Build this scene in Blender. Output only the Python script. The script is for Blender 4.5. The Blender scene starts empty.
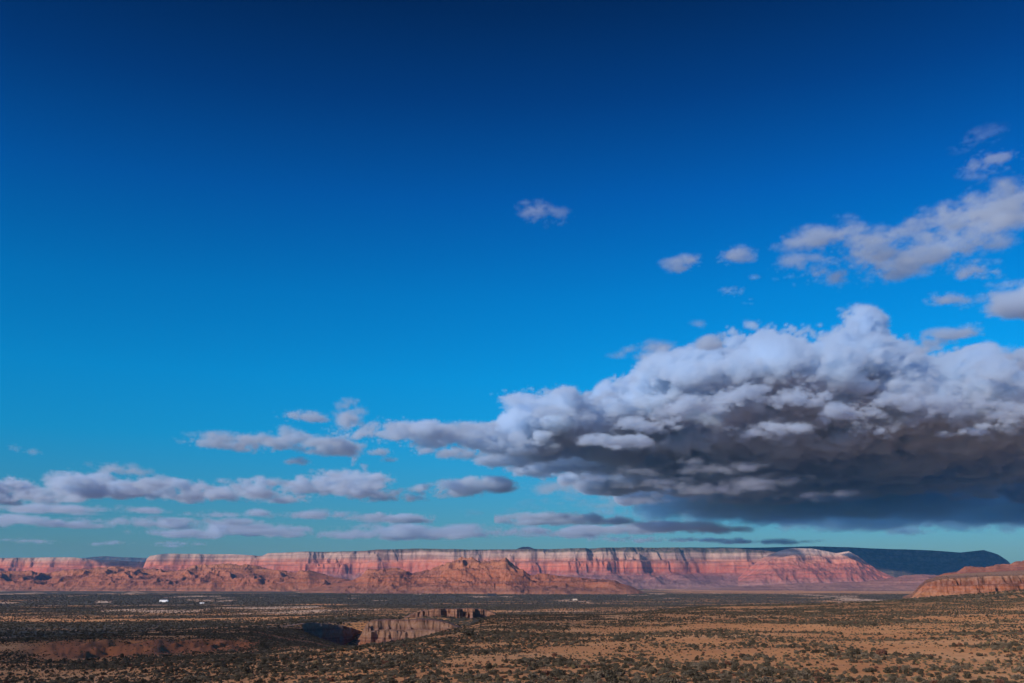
import bpy, math, random
import numpy as np
from mathutils import Vector

R = math.radians
scene = bpy.context.scene
col = scene.collection

# ------------------------------------------------------------------ camera
W, H, FPX = 1024, 683, 995.6          # picture size and focal length in pixels (35 mm lens)
HORIZON = 586.0                       # picture row of eye level
PITCH = math.atan((HORIZON - H / 2) / FPX)
cam_d = bpy.data.cameras.new('camera')
cam_d.sensor_width = 36.0
cam_d.lens = FPX / W * 36.0
cam_d.clip_start = 0.5
cam_d.clip_end = 200000.0
cam = bpy.data.objects.new('camera', cam_d)
cam.location = (0, 0, 0)
cam.rotation_euler = (math.pi / 2 + PITCH, 0, 0)
col.objects.link(cam)
scene.camera = cam

# ------------------------------------------------------------------ light
SUN_AZ = R(228)      # compass bearing the light comes from (0 = +Y, clockwise): behind and left
SUN_EL = R(22)
world = bpy.data.worlds.new('World')
scene.world = world
world.use_nodes = True
wn, wl = world.node_tree.nodes, world.node_tree.links
wn.clear()
sky = wn.new('ShaderNodeTexSky'); sky.sky_type = 'NISHITA'; sky.sun_disc = False
sky.sun_elevation = SUN_EL; sky.sun_rotation = SUN_AZ
sky.altitude = 1500; sky.air_density = 1.0; sky.dust_density = 0.3; sky.ozone_density = 4.0
def wmath(op, a, b=0.0, clamp=False):
    n = wn.new('ShaderNodeMath'); n.operation = op; n.use_clamp = clamp
    for k, s_ in enumerate((a, b)):
        if isinstance(s_, (int, float)): n.inputs[k].default_value = s_
        else: wl.new(s_, n.inputs[k])
    return n.outputs[0]
# the deep polarised blue of the sky opposite the sun: a tint by height above the horizon; unseen zenith and sun side made brighter and bluer, added fill for cloud undersides
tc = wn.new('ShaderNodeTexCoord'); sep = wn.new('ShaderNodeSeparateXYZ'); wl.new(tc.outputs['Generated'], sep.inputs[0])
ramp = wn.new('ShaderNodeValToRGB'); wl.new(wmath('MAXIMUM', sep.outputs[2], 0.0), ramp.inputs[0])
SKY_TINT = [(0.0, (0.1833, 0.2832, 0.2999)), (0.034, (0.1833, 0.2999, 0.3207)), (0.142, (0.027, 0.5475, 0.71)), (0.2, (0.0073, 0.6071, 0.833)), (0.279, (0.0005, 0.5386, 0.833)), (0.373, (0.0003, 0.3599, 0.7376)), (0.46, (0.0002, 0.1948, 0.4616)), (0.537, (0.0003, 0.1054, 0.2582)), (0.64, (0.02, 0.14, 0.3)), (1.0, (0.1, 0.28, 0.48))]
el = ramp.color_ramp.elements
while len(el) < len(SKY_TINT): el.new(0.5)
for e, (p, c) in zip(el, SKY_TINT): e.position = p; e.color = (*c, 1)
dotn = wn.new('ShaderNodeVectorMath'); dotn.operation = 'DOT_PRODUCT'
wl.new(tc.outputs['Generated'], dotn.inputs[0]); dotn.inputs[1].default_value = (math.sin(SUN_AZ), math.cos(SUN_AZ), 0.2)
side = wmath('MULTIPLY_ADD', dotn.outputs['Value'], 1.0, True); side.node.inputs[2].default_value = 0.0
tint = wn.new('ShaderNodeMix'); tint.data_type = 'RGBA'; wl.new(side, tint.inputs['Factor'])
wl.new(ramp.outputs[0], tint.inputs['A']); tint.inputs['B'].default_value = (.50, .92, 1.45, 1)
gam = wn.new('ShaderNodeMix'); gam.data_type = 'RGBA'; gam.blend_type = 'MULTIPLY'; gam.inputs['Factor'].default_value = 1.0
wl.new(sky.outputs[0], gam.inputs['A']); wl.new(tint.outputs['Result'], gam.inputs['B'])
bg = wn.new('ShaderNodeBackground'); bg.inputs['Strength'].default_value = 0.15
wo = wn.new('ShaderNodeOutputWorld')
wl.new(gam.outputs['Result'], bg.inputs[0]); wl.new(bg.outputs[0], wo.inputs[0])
sun_d = bpy.data.lights.new('sun', 'SUN')
sun_d.energy = 5.0; sun_d.angle = R(0.5); sun_d.color = (1.0, 0.87, 0.75)
sun = bpy.data.objects.new('sun', sun_d)
SUN_DIR = Vector((math.sin(SUN_AZ) * math.cos(SUN_EL), math.cos(SUN_AZ) * math.cos(SUN_EL), math.sin(SUN_EL)))
sun.rotation_euler = SUN_DIR.to_track_quat('Z', 'Y').to_euler()
sun.location = (-200, -200, 120)
col.objects.link(sun)

vs = scene.view_settings
scene.display_settings.display_device = 'sRGB'
vs.view_transform = 'Standard'; vs.look = 'None'; vs.gamma = 1.0; vs.exposure = 0.0
vs.use_curve_mapping = False
cy = scene.cycles
cy.max_bounces = 12; cy.diffuse_bounces = 2; cy.glossy_bounces = 1; cy.transmission_bounces = 1
cy.transparent_max_bounces = 8; cy.volume_bounces = 10
cy.volume_step_rate = 1.5; cy.volume_max_steps = 400
cy.use_adaptive_sampling = True; cy.adaptive_threshold = 0.02
cy.use_denoising = True; cy.denoiser = 'OPENIMAGEDENOISE'

# ------------------------------------------------------------------ helpers
CT, ST = math.cos(PITCH), math.sin(PITCH)
def ray(px, py):
    """direction through a picture point, scaled to forward distance 1 (world +Y)"""
    u, v = (px - W / 2) / FPX, (H / 2 - py) / FPX
    y = CT - v * ST; z = ST + v * CT
    return u / y, z / y            # X per metre of Y, Z per metre of Y
def at(px, py, Y):
    a, b = ray(px, py)
    return a * Y, Y, b * Y

def stretch(a, n, ax):
    """resample one axis to n places with a smooth cubic"""
    m = a.shape[ax]
    t = np.linspace(0, m - 3.001, n) + 1
    i = np.floor(t).astype(int); f = (t - i).astype(np.float32)
    w = [(1 - f) ** 3 / 6, (3 * f ** 3 - 6 * f ** 2 + 4) / 6, (-3 * f ** 3 + 3 * f ** 2 + 3 * f + 1) / 6, f ** 3 / 6]
    sh = [1, 1, 1]; sh[ax] = n
    out = None
    for k in range(4):
        p = np.take(a, np.clip(i - 1 + k, 0, m - 1), axis=ax); p *= w[k].reshape(sh).astype(np.float32)
        out = p if out is None else np.add(out, p, out=out)
    return out

def noise3(shape, size, cell, rng, billow=False):
    """one octave of smooth noise over a box of `size` metres with features of `cell` metres"""
    ms = [int(max(1, s / c)) + 4 for s, c in zip(size, cell)]
    a = rng.standard_normal(ms).astype(np.float32)
    for ax in (1, 0, 2): a = stretch(a, shape[ax], ax)
    a *= 2.2
    return a

def fbm3(shape, size, cell, octs, rng, billow=0.0, gain=0.55, squash=1.0):
    out = np.zeros(shape, np.float32); amp = 1.0; tot = 0
    for o in range(octs):
        c = cell / 2 ** o
        n = noise3(shape, size, (c, c, c * squash), rng)
        if billow:
            n = (1 - billow) * n + billow * (1.9 * np.abs(n) - 0.95)
        out += amp * n; amp *= gain
    out /= out.std() * 1.6
    np.tanh(out, out=out)
    out *= 1.6
    return out

def tag(o, label=None, cat=None, group=None, kind=None):
    if label: o['label'] = label
    if cat: o['category'] = cat
    if group: o['group'] = group
    if kind: o['kind'] = kind
    return o


def _tab(seed):
    return np.random.default_rng(seed).random((512, 512)).astype(np.float64)
_TABS = {}
def vn(x, y, cell, seed):
    """value noise 0..1 at any points"""
    if seed not in _TABS: _TABS[seed] = _tab(seed)
    t = _TABS[seed]
    x = np.asarray(x, float) / cell + 137.31; y = np.asarray(y, float) / cell + 71.77
    x, y = np.broadcast_arrays(x, y)
    ix, iy = np.floor(x), np.floor(y)
    fx, fy = x - ix, y - iy
    fx = fx * fx * fx * (fx * (fx * 6 - 15) + 10); fy = fy * fy * fy * (fy * (fy * 6 - 15) + 10)
    i0, j0 = ix.astype(int) % 512, iy.astype(int) % 512
    i1, j1 = (i0 + 1) % 512, (j0 + 1) % 512
    return (t[i0, j0] * (1 - fx) + t[i1, j0] * fx) * (1 - fy) + (t[i0, j1] * (1 - fx) + t[i1, j1] * fx) * fy
def fbm(x, y, cell, octs, seed, gain=0.5, mode=''):
    """fractal noise about 0 (-1..1); 'ridge' has sharp crests at 1, 'billow' sharp valleys at -1"""
    out = 0; amp = 1; tot = 0
    for o in range(octs):
        c, s_ = math.cos(o * 1.1), math.sin(o * 1.1)
        n = 2 * vn(x * c - y * s_, x * s_ + y * c, cell / 2 ** o, seed * 13 + o) - 1
        if mode == 'ridge': n = 1 - 2 * np.abs(n)
        elif mode == 'billow': n = 2 * np.abs(n) - 1
        out = out + amp * n; tot += amp; amp *= gain
    return out / tot
def fbm1(x, cell, octs, seed, gain=0.5, mode='', y=0.0):
    out = 0; amp = 1; tot = 0
    for o in range(octs):
        n = 2 * vn(x, np.zeros_like(x) + seed * 9.7 + y / (cell / 2 ** o), cell / 2 ** o if np.isscalar(y) and y == 0.0 else cell / 2 ** o, seed * 17 + o) - 1
        if mode == 'ridge': n = 1 - 2 * np.abs(n)
        elif mode == 'billow': n = 2 * np.abs(n) - 1
        out = out + amp * n; tot += amp; amp *= gain
    return out / tot
def sstep(a, b, x):
    t = np.clip((x - a) / (b - a), 0, 1); return t * t * (3 - 2 * t)

def grid_mesh(name, P, mat, attrs=None, smooth=True, wrap=False):
    """P: array rows x columns x 3 of points -> one sheet"""
    nr, nc = P.shape[:2]
    c0 = np.array([0, 0, 0.0])
    me = bpy.data.meshes.new(name)
    me.vertices.add(nr * nc); me.vertices.foreach_set('co', P.reshape(-1).astype(np.float32))
    idx = np.arange(nr * nc).reshape(nr, nc)
    cols = nc if wrap else nc - 1
    a = idx[:-1, :cols]; b = np.roll(idx, -1, 1)[:-1, :cols]; c = np.roll(idx, -1, 1)[1:, :cols]; d = idx[1:, :cols]
    q = np.stack([a, b, c, d], -1).reshape(-1)
    nf = len(q) // 4
    me.loops.add(nf * 4); me.loops.foreach_set('vertex_index', q.astype(np.int32))
    me.polygons.add(nf); me.polygons.foreach_set('loop_start', (np.arange(nf) * 4).astype(np.int32))
    me.polygons.foreach_set('use_smooth', np.full(nf, smooth))
    me.update(calc_edges=True)
    for k, v in (attrs or {}).items():
        at_ = me.attributes.new(k, 'FLOAT', 'POINT'); at_.data.foreach_set('value', np.asarray(v, np.float32).reshape(-1))
    me.materials.append(mat)
    o = bpy.data.objects.new(name, me); col.objects.link(o)
    return o

# ------------------------------------------------------------------ materials
class Mat:
    """small builder for node materials"""
    def __init__(s, name, rough=0.9, spec=0.15):
        s.m = bpy.data.materials.new(name); s.m.use_nodes = True
        s.n, s.l = s.m.node_tree.nodes, s.m.node_tree.links
        s.b = s.n['Principled BSDF']; s.b.inputs['Roughness'].default_value = rough
        s.b.inputs['Specular IOR Level'].default_value = spec
        s.pos = s.n.new('ShaderNodeNewGeometry').outputs['Position']
    def put(s, sock, v):
        if isinstance(v, (int, float)): sock.default_value = v
        elif isinstance(v, tuple): sock.default_value = (*v, 1) if len(v) == 3 and sock.type == 'RGBA' else v
        else: s.l.new(v, sock)
    def math(s, op, a, b=0.0, c=0.0, clamp=False):
        n = s.n.new('ShaderNodeMath'); n.operation = op; n.use_clamp = clamp
        for k, v in enumerate((a, b, c)): s.put(n.inputs[k], v)
        return n.outputs[0]
    def vec(s, op, a, b):
        n = s.n.new('ShaderNodeVectorMath'); n.operation = op
        s.put(n.inputs[0], a); s.put(n.inputs[1], b); return n.outputs[0]
    def noise(s, scale, detail=3, rough=0.5, stretch=(1, 1, 1), off=0.0, dist=0.0):
        n = s.n.new('ShaderNodeTexNoise'); n.inputs['Scale'].default_value = scale; n.inputs['Detail'].default_value = detail
        n.inputs['Roughness'].default_value = rough; n.inputs['Distortion'].default_value = dist
        v = s.vec('MULTIPLY', s.pos, stretch)
        if off: v = s.vec('ADD', v, (off, off * .7, off * .3))
        s.l.new(v, n.inputs['Vector']); return n.outputs['Fac']
    def step(s, v, a, b):
        n = s.n.new('ShaderNodeMapRange'); n.interpolation_type = 'SMOOTHSTEP'
        s.put(n.inputs['Value'], v); n.inputs['From Min'].default_value = a; n.inputs['From Max'].default_value = b
        return n.outputs[0]
    def mix(s, f, a, b, mode='MIX'):
        n = s.n.new('ShaderNodeMix'); n.data_type = 'RGBA'; n.blend_type = mode
        s.put(n.inputs['Factor'], f); s.put(n.inputs['A'], a); s.put(n.inputs['B'], b); return n.outputs['Result']
    def ramp(s, v, stops):
        n = s.n.new('ShaderNodeValToRGB'); s.put(n.inputs[0], v)
        e = n.color_ramp.elements
        while len(e) < len(stops): e.new(0.5)
        for q, (p, c) in zip(e, stops): q.position = p; q.color = (*c, 1)
        return n.outputs[0]
    def attr(s, name):
        n = s.n.new('ShaderNodeAttribute'); n.attribute_name = name; return n.outputs['Fac']
    def z(s):
        n = s.n.new('ShaderNodeSeparateXYZ'); s.l.new(s.pos, n.inputs[0]); return n.outputs[2]
    def out(s, c, bump=None, strength=0.5, distance=1.0):
        s.put(s.b.inputs['Base Color'], c)
        if bump is not None:
            n = s.n.new('ShaderNodeBump'); n.inputs['Strength'].default_value = strength; n.inputs['Distance'].default_value = distance
            s.l.new(bump, n.inputs['Height']); s.l.new(n.outputs[0], s.b.inputs['Normal'])
        return s.m

# ground: orange sand, darker crusted soil, and the low plants too small to build one by one
g = Mat('desert_ground')
tone = g.noise(0.02, 4, 0.6)
fine = g.noise(0.9, 4, 0.65)
sand = g.ramp(tone, [(.3, (.54, .215, .075)), (.5, (.67, .30, .105)), (.7, (.78, .41, .175))])
sand = g.mix(g.step(fine, .35, .7), g.mix(.35, sand, (.26, .10, .045)), sand)
pale = g.attr('pale')
sand = g.mix(pale, sand, (.56, .40, .27))
red = g.attr('red')
sand = g.mix(red, sand, (.34, .10, .035))
cover = g.attr('cover')
speck = g.math('ADD', g.math('MULTIPLY', g.noise(.30, 2, .6, off=31), .42), g.math('ADD', g.math('MULTIPLY', g.noise(.05, 3, .6, off=7), .30), g.math('MULTIPLY', g.noise(.011, 4, .65, stretch=(1, .6, 1), off=17), .28)))
lim = g.math('SUBTRACT', 1.0, cover)
mask = g.step(g.math('SUBTRACT', g.math('MULTIPLY_ADD', speck, 2.2, -.6), lim), -.04, .10)
green = g.ramp(g.noise(.045, 3, .6, off=3), [(.35, (.050, .042, .024)), (.5, (.082, .066, .038)), (.7, (.13, .098, .056))])
GROUND = g.out(g.mix(mask, sand, green), g.math('ADD', g.math('MULTIPLY', fine, .15), g.math('MULTIPLY', mask, .5)), .8, 1.0)

def rock_mat(name, bands, zlo, zhi, streak=.35, wob=.05, dark=(.10, .035, .03), bump=.6, fs=.004, tint=None, dim=.76):
    """layered rock: colours by height, wavering a little, with tall dark varnish streaks"""
    m = Mat(name)
    h = m.math('DIVIDE', m.math('SUBTRACT', m.z(), zlo), zhi - zlo)
    h = m.math('ADD', h, m.math('MULTIPLY', m.math('SUBTRACT', m.noise(fs * .6, 4, .6), .5), wob * 3))
    c = m.ramp(h, [(p_, tuple(v_ * dim for v_ in c_)) for p_, c_ in bands])
    layers = m.noise(1.0, 3, .6, stretch=(.0006, .0006, 12.0 / (zhi - zlo)))
    c = m.mix(m.math('MULTIPLY', m.step(layers, .46, .60), .5), c, dark)
    st = m.noise(fs * 3, 4, .65, stretch=(1, 1, .35))
    c = m.mix(m.math('MULTIPLY', m.step(st, .5, .75), streak), c, dark)
    mott = m.noise(fs * 6, 4, .7)
    c = m.mix(m.math('MULTIPLY', m.step(mott, .35, .7), .35), c, m.mix(.5, c, (.6, .42, .34)))
    if tint: c = tint(m, c)
    return m.out(c, m.math('ADD', m.noise(fs * 8, 4, .7), m.math('MULTIPLY', layers, .6)), bump, 1.0 / fs * .05)

# ------------------------------------------------------------------ the desert floor
# heights relative to the eye, by picture column and distance
PX = [-250, 0, 100, 250, 300, 340, 365, 400, 440, 490, 600, 700, 850, 1024, 1300]
DS = [3, 20, 50, 80, 150, 250, 340, 420, 600, 820, 930, 960, 1300, 2000, 3500, 8000, 60000]
ZT = {
    -250: [-2.5, -3.8, -6.5, -9.5, -14, -19, -22, -20, -27, -38, -42, -42, -46, -52, -54, -40, -34],
    0:    [-2.5, -3.8, -6.5, -9.5, -14, -18, -22, -20, -27, -38, -42, -42, -46, -52, -54, -40, -34],
    100:  [-2.5, -3.8, -6.5, -9.4, -13.5, -18, -22.5, -19, -25, -36, -40, -41, -46, -52, -54, -40, -34],
    250:  [-2.5, -3.8, -6.5, -9.2, -13, -16.5, -20, -20.5, -25, -32, -36, -37, -44, -52, -54, -40, -34],
    300:  [-2.5, -3.8, -6.5, -9.0, -12.6, -15.5, -19, -22.5, -31, -34.5, -34, -33, -40, -52, -54, -40, -34],
    340:  [-2.5, -3.8, -6.5, -8.8, -12.3, -15.0, -20, -25, -36, -43.5, -54, -34, -38, -51, -54, -40, -34],
    365:  [-2.5, -3.8, -6.4, -8.6, -12, -14.4, -19, -25, -40, -47, -54, -31, -38, -51, -54, -40, -34],
    400:  [-2.5, -3.8, -6.3, -8.4, -11.6, -13.8, -17, -24, -40, -50, -53, -30, -38, -51, -54, -40, -34],
    440:  [-2.5, -3.8, -6.2, -8.3, -11.4, -13.2, -14.6, -18, -32, -46, -48, -28, -37, -51, -54, -40, -34],
    490:  [-2.5, -3.8, -6.1, -8.2, -11.2, -13.0, -13.6, -14, -17, -26, -30, -30, -38, -51, -54, -40, -34],
    600:  [-2.5, -3.8, -6.0, -8.1, -11, -13.2, -14.4, -15, -16, -22, -27, -28, -38, -51, -54, -40, -34],
    700:  [-2.5, -3.8, -6.0, -8.0, -10.6, -12.6, -13.8, -14, -14.5, -16, -18, -19, -32, -50, -54, -40, -34],
    850:  [-2.5, -3.8, -6.0, -8.0, -10.2, -12.0, -13.0, -13.3, -13.5, -14, -15, -15.5, -22, -42, -53, -40, -34],
    1024: [-2.5, -3.8, -6.0, -7.8, -9.8, -11.3, -12.2, -12.2, -11.5, -9.8, -8.8, -8.5, -5.0, -20, -50, -40, -34],
    1300: [-2.5, -3.8, -6.0, -7.6, -9.4, -10.8, -11.3, -11, -9.0, -6.0, -4.0, -3.8, 0, -12, -50, -40, -34]}
_AZ = np.array([math.atan(ray(p, 610)[0]) for p in PX])
_LD = np.log(np.array(DS, float))
_ZG = np.array([ZT[p] for p in PX], float)          # [az, d]
_fa = np.linspace(_AZ[0], _AZ[-1], 560); _fd = np.linspace(_LD[0], _LD[-1], 900)
_Z1 = np.array([np.interp(_fd, _LD, r) for r in _ZG])
_Z2 = np.array([np.interp(_fa, _AZ, _Z1[:, j]) for j in range(_Z1.shape[1])]).T     # [az, d]
def _blur(a, ax, n):
    k = np.hanning(n + 2)[1:-1]; k /= k.sum(); p = [(0, 0), (0, 0)]; p[ax] = (n // 2, n // 2)
    b = np.pad(a, p, mode='edge'); return np.apply_along_axis(lambda v: np.convolve(v, k, 'valid'), ax, b)
_Z2 = _blur(_blur(_Z2, 1, 7), 0, 13)
def ground_z(x, y):
    x = np.asarray(x, float); y = np.asarray(y, float)
    d = np.clip(np.hypot(x, y), 3.01, 59000); a = np.arctan2(x, y)
    back = sstep(math.radians(50), math.radians(100), np.abs(a))
    ia = np.clip((np.clip(a, _fa[0], _fa[-1]) - _fa[0]) / (_fa[1] - _fa[0]), 0, 558.999)
    jd = np.clip((np.log(d) - _fd[0]) / (_fd[1] - _fd[0]), 0, 898.999)
    i, j = ia.astype(int), jd.astype(int); fi_, fj = ia - i, jd - j
    z = (_Z2[i, j] * (1 - fi_) + _Z2[i + 1, j] * fi_) * (1 - fj) + (_Z2[i, j + 1] * (1 - fi_) + _Z2[i + 1, j + 1] * fi_) * fj
    z = z * (1 - back) + np.interp(np.log(d), _LD, [-2.5, -3.8, -6, -8, -9, -10, -10, -11, -12, -14, -15, -16, -20, -30, -50, -40, -34]) * back
    amp = sstep(20, 300, d)
    z = z + fbm(x, y, 60, 5, 3, .5) * (0.25 + .9 * amp) + fbm(x, y, 240, 3, 5) * 1.6 * amp * sstep(200, 700, d)
    z = z + fbm(x, y, 9, 3, 8) * .16 * sstep(10, 40, d)
    # eroded bank on the left: gullies cut into its face
    px = 512 + x / np.maximum(y, 1) * 1010
    bank_ = sstep(20, 80, px) * (1 - sstep(240, 275, px)) * sstep(345, 375, d) * (1 - sstep(405, 450, d))
    z = z - bank_ * np.abs(fbm(x, y * .3, 14, 4, 21)) * 5
    return z

def cover_maps(x, y):
    d = np.hypot(x, y); px = 512 + x / np.maximum(y, 1) * 1010
    n = fbm(x, y, 420, 4, 40, .6); n2 = fbm(x, y, 1500, 3, 41, .5)
    c = .66 + .30 * n + .25 * n2 + .6 * fbm(x * .45, y * .9, 170, 4, 43, .6) * (1 - .5 * sstep(2500, 4500, d)) + .2 * sstep(2500, 4000, d)
    near = 1 - sstep(500, 1000, d)
    c = np.where(y > 0, c, .4)
    c = c * (1 - near) + near * (.28 + .15 * n)
    red_ = np.zeros_like(c)
    bank_ = sstep(20, 80, px) * (1 - sstep(240, 285, px)) * sstep(335, 360, d) * (1 - sstep(410, 450, d)) * (y > 0)
    b2 = sstep(240, 270, px) * (1 - sstep(330, 350, px)) * sstep(300, 400, d) * (1 - sstep(620, 760, d)) * (y > 0) * .6
    red_ = np.clip(bank_ + b2, 0, 1) * .85
    c = c * (1 - .8 * bank_) * (1 - .45 * b2)
    far = sstep(4500, 7000, d) * np.where(y > 0, sstep(600, 700, px), 0)
    c = c * (1 - .5 * far)
    pale_ = sstep(.25, .5, fbm(x * 1.8, y * .8, 420, 4, 52, .6)) * sstep(900, 1500, d) * .8
    spot = np.exp(-((px - 111) / 8.5) ** 4 - ((d - 3750) / 330) ** 4) + np.exp(-((px - 84) / 34) ** 4 - ((d - 3230) / 70) ** 4) * .6 + np.exp(-((px - 180) / 60) ** 4 - ((d - 3120) / 50) ** 4) * .5 + np.exp(-((px - 560) / 50) ** 4 - ((d - 2150) / 60) ** 4) * .7 + np.exp(-((px - 280) / 26) ** 4 - ((d - 4700) / 250) ** 4) * .6
    pale_ = np.clip(pale_ + spot * (y > 0) * sstep(-.35, .25, fbm(x, y * .35, 60, 4, 66, .6)), 0, 1)
    c = c * (1 - .8 * pale_)
    c = np.minimum(c, .80)
    pale_ = np.maximum(pale_, far * .15)
    red_ = np.maximum(red_, far * .25)
    return c, pale_, red_

ang = np.concatenate([np.linspace(-180, -34, 74)[:-1], np.linspace(-34, 34, 1150), np.linspace(34, 180, 74)[1:-1]])
rr = np.concatenate([[.5, 1.5], np.geomspace(3, 60000, 520)])
AA, RR = np.meshgrid(np.radians(ang), rr)
gx, gy = RR * np.sin(AA), RR * np.cos(AA)
gz = ground_z(gx, gy)
cv, pl_, rd_ = cover_maps(gx, gy)
ground = grid_mesh('ground', np.stack([gx, gy, gz], -1), GROUND, {'cover': cv, 'pale': pl_, 'red': rd_}, wrap=True)
tag(ground, kind='structure')

# ------------------------------------------------------------------ cliffs and hills
def interp_pts(pts, px):
    p = np.array(pts, float); return np.interp(px, p[:, 0], p[:, 1])

def mesa(name, crest, D, mat, px_step=.8, talus=.42, talus_w=1300, cliff=(70, 60, 90), butt=260, cell=900, seed=1, fine_w=450, fine_n=130, back=2500, back_drop=0.0, zf=-60.0, dip=15, D2=None, bend=1.0, octs=6, tal_n=.16):
    """a table mountain: a sheet over the plain whose height follows the distance to a wandering rim -
       plain, talus apron, lower cliff, ledge, upper cliff, top"""
    px = np.arange(crest[0][0], crest[-1][0] + px_step, px_step)
    RAY = np.array([ray(a_, b_) for a_, b_ in zip(px, interp_pts(crest, px))])
    Dc = np.full_like(px, float(D)) if D2 is None else D + (D2 - D) * (px - px[0]) / (px[-1] - px[0])
    X0 = RAY[:, 0] * Dc
    rim0 = Dc + fbm1(X0, cell * 3.2, 2, seed + 5) * butt * 1.6 * bend
    o1 = -fine_w - talus_w * np.linspace(1, 0, 55, endpoint=False) ** 1.2
    o2 = np.linspace(-fine_w, fine_w * .8, fine_n)
    o3 = fine_w * .8 + (back - fine_w * .8) * np.linspace(0, 1, 26)[1:] ** 1.8
    off = np.concatenate([o1, o2, o3])[:, None]
    Y = rim0[None, :] + off
    X = RAY[None, :, 0] * Y
    r = fbm(X, Y * .8, cell, octs, seed, .55, 'ridge')
    s_ = fbm(X, Y, cell * .6, 4, seed + 1, .5)
    mod = .35 + .65 * sstep(-.25, .35, fbm(X, Y * 0 + 3.0, cell * 2.1, 2, seed + 6))
    f = off + butt * (r * .9 * mod + s_ * .6) + butt * .25
    c1, led, c2 = cliff
    g1 = -c2 - led - c1                                   # f where the talus meets the lower cliff
    tal = np.clip((f + talus_w * .8 - g1 * 0) / (talus_w * .8 + g1), 0, 1)
    gull = fbm(X, Y * .45, cell * .35, 5, seed + 11, .55, 'ridge')
    tal_h = talus * tal ** 1.5 * (1 + gull * tal_n * 2.0 * (1.1 - tal)) + tal_n * .25 * np.clip(gull, 0, 1) * tal * (1 - tal)
    mid_h = talus + (1 - talus) * .45
    h = np.where(f < g1, tal_h, np.where(f < g1 + c1, talus + (mid_h - talus) * sstep(0, 1, (f - g1) / c1) ** .8,
        np.where(f < -c2, mid_h + .04 * (1 - talus) * (f + c2 + led) / max(led, 1), mid_h + .04 * (1 - talus) + (1 - mid_h - .04 * (1 - talus)) * np.clip((f + c2) / c2, 0, 1) ** .75)))
    # thin beds standing out as small steps
    beds = (np.abs((h * 9 + s_ * .15) % 1 - .5) - .25) * .018
    h = h + beds * (h > talus * .6) * (h < .985)
    top = (RAY[:, 1] * Dc)[None, :]
    z = zf - dip + (top - zf + dip) * h + np.where(h >= .985, fbm(X, Y, cell * .4, 3, seed + 41) * (top - zf) * .012, 0)
    z = z - back_drop * (((top - zf) / (top - zf).max()) ** 2 if back_drop < 0 else 1) * np.clip((off - fine_w * .8) / (back - fine_w * .8), 0, 1)
    z[0] = np.minimum(z[0], zf - dip)
    o = grid_mesh(name, np.stack([X, Y, z], -1), mat)
    tag(o, kind='structure')
    return o

RED = (.36, .125, .075); PINK = (.50, .26, .19); PALE = (.46, .275, .195); TAL = (.30, .13, .11)
MESA = rock_mat('mesa_rock', [(0, (.36, .18, .13)), (.18, TAL), (.36, (.33, .11, .085)), (.46, (.48, .105, .05)), (.62, (.56, .14, .065)), (.74, (.56, .20, .11)), (.82, PALE), (.93, (.49, .32, .235)), (.97, (.10, .09, .05)), (1, (.05, .05, .03))], -60, 500, fs=.003)
FOREST = rock_mat('wooded_slope', [(0, (.10, .07, .05)), (.5, (.07, .055, .045)), (.85, (.05, .045, .035)), (1, (.04, .04, .03))], -60, 560, dark=(.03, .03, .025), fs=.002)
HILLR = rock_mat('red_hill_rock', [(0, (.40, .165, .08)), (.3, (.36, .10, .035)), (.6, (.44, .125, .045)), (1, (.48, .17, .07))], -60, 170, fs=.010, streak=.45)

FAINT = rock_mat('distant_rock', [(0, TAL), (.5, (.50, .20, .14)), (.8, (.62, .36, .26)), (1, (.5, .34, .28))], -60, 560, fs=.002)
SPUR = rock_mat('spur_rock', [(0, (.42, .28, .22)), (.12, (.38, .17, .13)), (.3, (.44, .105, .06)), (.62, (.52, .13, .07)), (.8, (.55, .22, .13)), (.92, (.62, .42, .32)), (1, (.62, .44, .34))], -50, 470, fs=.004)
HILLR2 = rock_mat('knob_rock', [(0, TAL), (1, (.30, .13, .11))], 400, 600, fs=.006)
PLAINR = rock_mat('pink_plain_rock', [(0, (.36, .19, .14)), (.4, (.33, .15, .11)), (1, (.38, .15, .11))], -60, 60, fs=.006, streak=.15)

# the long mesa, from the left to where it goes under the big cloud
mesa('mesa', [(140, 575), (147, 558), (150, 555.3), (166, 553.6), (232, 554.1), (262, 555.8), (268, 553.1), (300, 552.2), (366, 551.2), (372, 550.2), (412, 549.6), (470, 551.2), (500, 550.4), (545, 550.2), (600, 549.0), (640, 548.0), (740, 549.0), (764, 550.6), (790, 555), (830, 568), (870, 586)], 15000, MESA, seed=4, butt=330, cell=1000, px_step=.7)
mesa('high_mesa', [(640, 549.4), (655, 547.6), (764, 547.2), (815, 546.0), (870, 548.0), (930, 550), (960, 552.6), (984, 550.2), (998, 554.5), (1008, 561), (1016, 570), (1030, 578)], 17500, FOREST, seed=9, talus=.72, talus_w=2200, butt=260, cell=1500, px_step=1.2)
mesa('mesa_spur', [(738, 578), (752, 566), (764, 557.5), (779, 551.5), (792, 548.4), (812, 548.4), (826, 551), (836, 553), (849, 551.5), (858, 556), (866, 562), (880, 571), (896, 578), (908, 587)], 13600, SPUR, seed=23, talus=.70, talus_w=1900, cliff=(60, 60, 90), butt=190, cell=620, px_step=.6, back=1500, back_drop=60, tal_n=.30, bend=.5)
mesa('distant_mesa', [(-160, 556), (-40, 557), (0, 558.5), (74, 558.2), (86, 559.5), (110, 561), (150, 563), (200, 566)], 16200, MESA, seed=15, talus=.42, px_step=.8, butt=330, cell=900)
mesa('distant_ridge', [(60, 562), (76, 558.6), (95, 556.8), (106, 556.2), (122, 557.4), (150, 558), (240, 556.0), (265, 555.2), (300, 556), (700, 552)], 30000, FOREST, seed=18, talus=.7, talus_w=2500, px_step=1.2, butt=400, cell=2000)
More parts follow.
